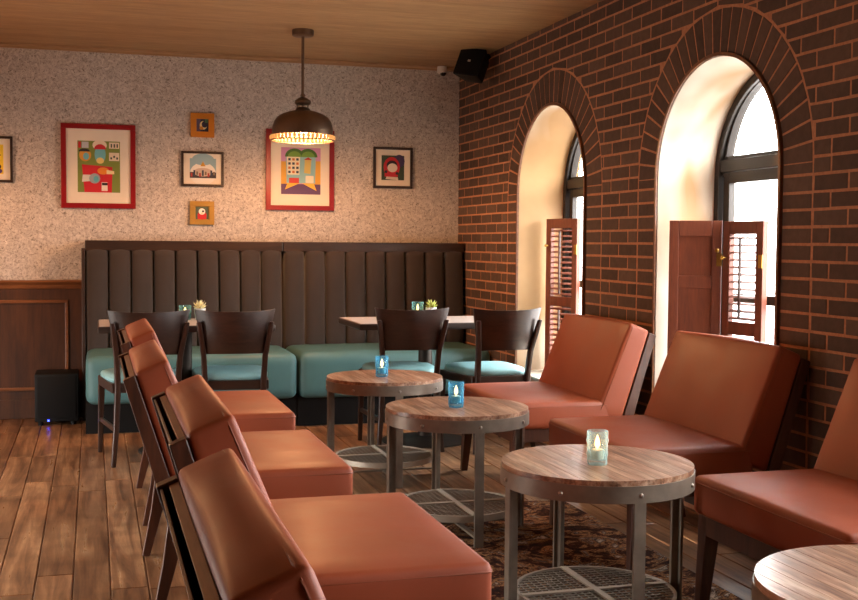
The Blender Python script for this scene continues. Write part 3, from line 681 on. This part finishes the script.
# city-block painting under the lamp
sh = [('#c98fb8', rect(0, 0, 1, 1)), ('#5a3a66', rect(0, 0, 1, .22)), ('#d8a23c', rect(0, .22, .25, .70)), ('#d8a23c', rect(.72, .22, 1, .72)), ('#e8b23e', [(.10, .10), (.5, .25), (.9, .08), (.82, .26), (.18, .28)]),
      ('#8fc0c6', [(.14, .24), (.86, .24), (.88, .84), (.12, .84)]), ('#e8e2c8', [(.16, .42), (.46, .42), (.48, .84), (.14, .84)]), ('#44702c', blob(.34, .80, .24, .18, 14, 0, 180)), ('#44702c', blob(.68, .80, .24, .18, 14, 0, 180)), ('#6f9c3c', blob(.34, .80, .17, .12, 14, 0, 180)), ('#6f9c3c', blob(.68, .80, .17, .12, 14, 0, 180)),
      ('#c23a34', rect(.2, .24, .45, .35)), ('#f0e0c8', rect(.62, .25, .82, .40)), ('#d7c06a', [(.58, .46), (.74, .44), (.76, .74), (.6, .74)]), ('#c23a34', [(.57, .74), (.79, .74), (.68, .80)])]
for i in range(3):
    for j in range(4): sh.append((('#3c4a58', '#c8743c', '#3c4a58')[(i+j) % 3], rect(.18+.1*i, .45+.09*j, .24+.1*i, .50+.09*j)))
picture('large red-framed city block painting hanging behind the pendant lamp', 1.172, 1.662, 1.428, 2.0, .034, 'frame_red', (.22, .80, .20, .78), sh)
sh = [('#7c8a3c', rect(0, 0, 1, 1)), ('#c81e2c', [(.16, 0), (.80, 0), (.82, .50), (.10, .54)]), ('#e8d8c0', rect(.74, .62, .98, .78)), ('#e8d8c0', rect(.74, .86, .98, .98)), ('#e8d8c0', blob(.52, .92, .17, .10)),
      ('#6fb4be', blob(.53, .74, .13, .18)), ('#e4c878', blob(.53, .62, .09, .06)), ('#c2242c', blob(.53, .84, .14, .10, 14, 0, 180)), ('#d89a3c', blob(.18, .72, .14, .12)), ('#6fb4be', blob(.20, .70, .07, .07)), ('#2c2a2a', blob(.16, .79, .13, .06, 12, 0, 180)), ('#b8bcc4', rect(.1, .86, .26, .98)),
      ('#c2242c', rect(.02, .86, .08, .98)), ('#d8d4cc', [(.10, .20), (.34, .22), (.34, .34), (.12, .34)]), ('#9aa4ac', blob(.40, .27, .13, .10)), ('#5fb0bc', blob(.43, .26, .06, .06)), ('#e88a2c', blob(.60, .42, .14, .07)), ('#f0d8a8', [(.68, .36), (.86, .36), (.86, .42), (.68, .44)]), ('#f0e4d8', rect(.56, .03, .70, .20)), ('#2c2428', rect(.57, .14, .70, .19))]
for i in range(3): sh += [('#3a4a3c', rect(.78+.07*i, .88, .81+.07*i, .95)), ('#3a4a3c', rect(.77+.07*i, .65+.03*(i % 2), .81+.07*i, .69+.03*(i % 2)))]
picture('large red-framed green and red painting at the left', -.206, .280, 1.42, 1.988, .034, 'frame_red', (.22, .79, .19, .80), sh)
sh = [('#8fb0bc', rect(0, 0, 1, 1)), ('#e8e4dc', blob(.5, .22, .50, .58)), ('#3c3438', rect(0, 0, 1, .30)), ('#c8b4a4', blob(.5, .30, .36, .22)), ('#8fb0bc', blob(.5, .95, .42, .30)), ('#e8e4dc', [(.30, .55), (.70, .55), (.62, .66), (.38, .66)]), ('#c8942c', [(.40, .60), (.60, .60), (.5, .86)])]
for i in range(9): sh.append((('#a83c34', '#2c3a50', '#7a6a58')[i % 3], rect(.03+.107*i, .06+.05*(i % 3), .10+.107*i, .26+.07*((i*2) % 3))))
picture('small dark-framed landscape picture with a white mat, between the orange and gold frames', .586, .877, 1.583, 1.826, .016, 'frame_black', (.2, .82, .24, .80), sh)
sh = [('#2c2438', rect(0, 0, 1, 1)), ('#5a4a68', rect(0, 0, .35, 1)), ('#e0c890', blob(.58, .5, .30, .34)), ('#2c2438', blob(.68, .58, .24, .26)), ('#c8842c', blob(.42, .28, .16, .14)), ('#4a6a48', rect(.7, .7, 1, 1))]
picture('little square picture in a bright orange frame', .650, .812, 1.923, 2.09, .040, 'frame_orange', (.24, .76, .24, .76), sh, 'frame_orange')
sh = [('#4a5a48', rect(0, 0, 1, 1)), ('#c21e28', blob(.5, .30, .36, .34)), ('#c21e28', rect(.16, 0, .84, .3)), ('#f0ece4', blob(.5, .62, .26, .26)), ('#1c1a1c', blob(.58, .64, .08, .09)), ('#e0a83c', [(.42, .5), (.5, .44), (.56, .52)])]
picture('little square picture in a gold frame below the landscape picture', .643, .811, 1.317, 1.481, .036, 'frame_gold', (.24, .76, .24, .76), sh, 'frame_gold')
sh = [('#33452f', rect(0, 0, 1, 1)), ('#3a3058', blob(.78, .78, .24, .26)), ('#c22430', blob(.45, .52, .36, .42)), ('#c22430', rect(.14, .14, .72, .5)), ('#26202a', blob(.46, .60, .24, .20)), ('#e8dfd0', blob(.48, .50, .22, .18)), ('#dcd4c4', [(.18, .04), (.74, .0), (.72, .12), (.22, .14)]), ('#1f1a20', blob(.2, .34, .06, .06)), ('#1f1a20', blob(.68, .28, .06, .06))]
picture('small dark-framed red and green portrait nearest the brick wall', 1.952, 2.247, 1.60, 1.898, .018, 'frame_black', (.21, .79, .20, .80), sh)
sh = [('#e8c82c', rect(0, 0, 1, 1)), ('#2c2430', blob(.7, .25, .22, .12)), ('#5a3a78', blob(.8, .1, .16, .09)), ('#2c2430', rect(.55, .62, .9, .66)), ('#e8e4dc', blob(.3, .5, .2, .25))]
picture('yellow picture in a dark frame cut off by the left edge', -.80, -.510, 1.582, 1.886, .016, 'frame_black', (.2, .8, .18, .82), sh)

# ------------------------------------------------------------------ pendant lamps
def pendant(label, loc, watts=PENDANT_W):
    t = thing('pendant_lamp', label, 'lamp', loc, 0, 'bronze dome pendant lamps')   # origin at the ceiling
    b = MB(); b.lathe([(0, 0), (.066, 0), (.068, -.008), (.066, -.034), (.055, -.040), (0, -.040)], 28); b.build('ceiling_canopy', 'bronze', t)
    b = MB(); b.lathe([(0, -.038), (.009, -.038), (.009, -.40), (0, -.40)], 10); b.build('rod', 'bronze', t)
    b = MB(); b.lathe([(0, -.385), (.012, -.388), (.016, -.40), (.012, -.408), (.028, -.414), (.050, -.430), (.052, -.446), (.036, -.460), (.034, -.472), (.046, -.482), (.040, -.492), (0, -.492)], 24); b.build('finial', 'bronze', t)
    outer = [(.042, -.488), (.08, -.497), (.125, -.512), (.155, -.531), (.174, -.556), (.184, -.588), (.187, -.615), (.187, -.636)]
    b = MB(); secs = outer+[(r-.004, z-.002) for r, z in outer[::-1]]; b.lathe(secs, 48); b.build('shade', 'bronze', t, smooth=50)
    b = MB()
    for z in (-.637, -.671): b.lathe([(.187, z), (.197, z), (.197, z-.006), (.187, z-.006)], 48, closed=True)
    rg = b.build('rim_ring', 'bronze', t, smooth=40)
    b = MB()
    for k in range(44):
        a = 2*PI*k/44; b.lathe([(0, -.643), (.0095, -.647), (.0105, -.657), (.0095, -.667), (0, -.671)], 8, (.192*math.cos(a), .192*math.sin(a), 0))
    b.build('glass_beads', 'lamp_bead', rg, smooth=60)
    b = MB(); b.lathe([(0, -.49), (.02, -.492), (.02, -.55), (0, -.552)], 14); b.build('socket', 'brass', t)
    b = MB(); b.lathe([(0, -.55), (.014, -.552), (.03, -.585), (.026, -.612), (0, -.625)], 16); b.build('bulb', 'bulb', t, smooth=80)
    l = bpy.data.lights.new('pendant_light', 'POINT'); l.energy = watts; l.color = (1, .47, .20); l.shadow_soft_size = .03
    o = bpy.data.objects.new('pendant_light', l); COL.objects.link(o); o.location = (loc[0], loc[1], loc[2]-.645)
    return t
pendant('bronze dome pendant lamp with a glowing beaded rim, hanging by the red city picture', (1.24, 6.92, HC))
pendant('bronze dome pendant lamp further along the back wall, outside the picture', (-1.35, 6.92, HC))
pendant('bronze dome pendant lamp added as warm fill left of the leather chairs, outside the picture', (-1.3, 4.4, HC), AISLE_FILL_W)  # unseen lamp, added to warm the left floor and chair backs
# ------------------------------------------------------------------ speaker, camera, subwoofer
t = thing('wall_speaker', 'black loudspeaker tilted in the ceiling corner above the brick wall', 'speaker', (2.462, 7.25, 2.385)); t.rotation_euler = (0, math.radians(10), math.radians(-46)); t.scale = (.84, .84, .84)
b = MB(); T = Matrix.Rotation(math.radians(-20), 4, 'X')
v = [(-.115, -.10, -.12), (.115, -.10, -.12), (.115, -.10, .12), (-.115, -.10, .12), (-.075, .085, -.095), (.075, .085, -.095), (.075, .085, .095), (-.075, .085, .095)]
b.add(v, [(0, 1, 2, 3), (7, 6, 5, 4), (0, 4, 5, 1), (1, 5, 6, 2), (2, 6, 7, 3), (3, 7, 4, 0)], T); b.build('cabinet', 'black_plastic', t, bevel=.010)
b = MB(); b.box(-.105, .105, -.107, -.101, -.11, .11, T); g = b.build('grille', 'grille_black', t, bevel=.003)
b = MB(); b.add(*[[(-.012, -.109, -.005), (.012, -.109, -.005), (.012, -.109, .012), (-.012, -.109, .012), (-.012, -.106, -.005), (.012, -.106, -.005), (.012, -.106, .012), (-.012, -.106, .012)], [(0, 1, 2, 3), (7, 6, 5, 4), (0, 4, 5, 1), (1, 5, 6, 2), (2, 6, 7, 3), (3, 7, 4, 0)]], T); b.build('badge', 'brushed_knob', g)
b = MB(); b.bar((0, .07, .04), (.06, .12, .118), .03, .03); b.build('bracket', 'black_plastic', t)
t = thing('security_camera', 'small white dome security camera in the top corner of the back wall', 'camera', (2.462, YB-.03, HC-.052))
b = MB(); b.lathe([(0, .05), (.034, .05), (.036, .012), (.030, 0), (0, -.001)], 20); b.build('housing', 'white_plastic', t)
b = MB(); b.lathe([(.0, -.022), (.012, -.019), (.02, -.010), (.024, .002), (0, .003)], 18); o = b.build('lens', 'lens_black', t); o.location = (.008, -.012, .0)
t = thing('subwoofer', 'black subwoofer box on the floor in front of the wainscot', 'speaker', (-.235, 7.80, 0))
b = MB(); b.box(-.135, .135, -.145, .145, .025, .335); b.build('cabinet', 'black_plastic', t, bevel=.006)
b = MB(); b.box(-.12, .12, -.152, -.144, .05, .32); b.build('grille', 'grille_black', t, bevel=.003)
for sx in (-.1, .1):
    for sy in (-.11, .11): b = MB(); b.lathe([(0, 0), (.016, 0), (.018, .026), (0, .027)], 12, (sx, sy, 0)); b.build('foot', 'black_plastic', t)
b = MB(); b.box(-.056, -.046, -.150, -.143, .028, .038); b.build('indicator_light', 'led_blue', t, smooth=0)
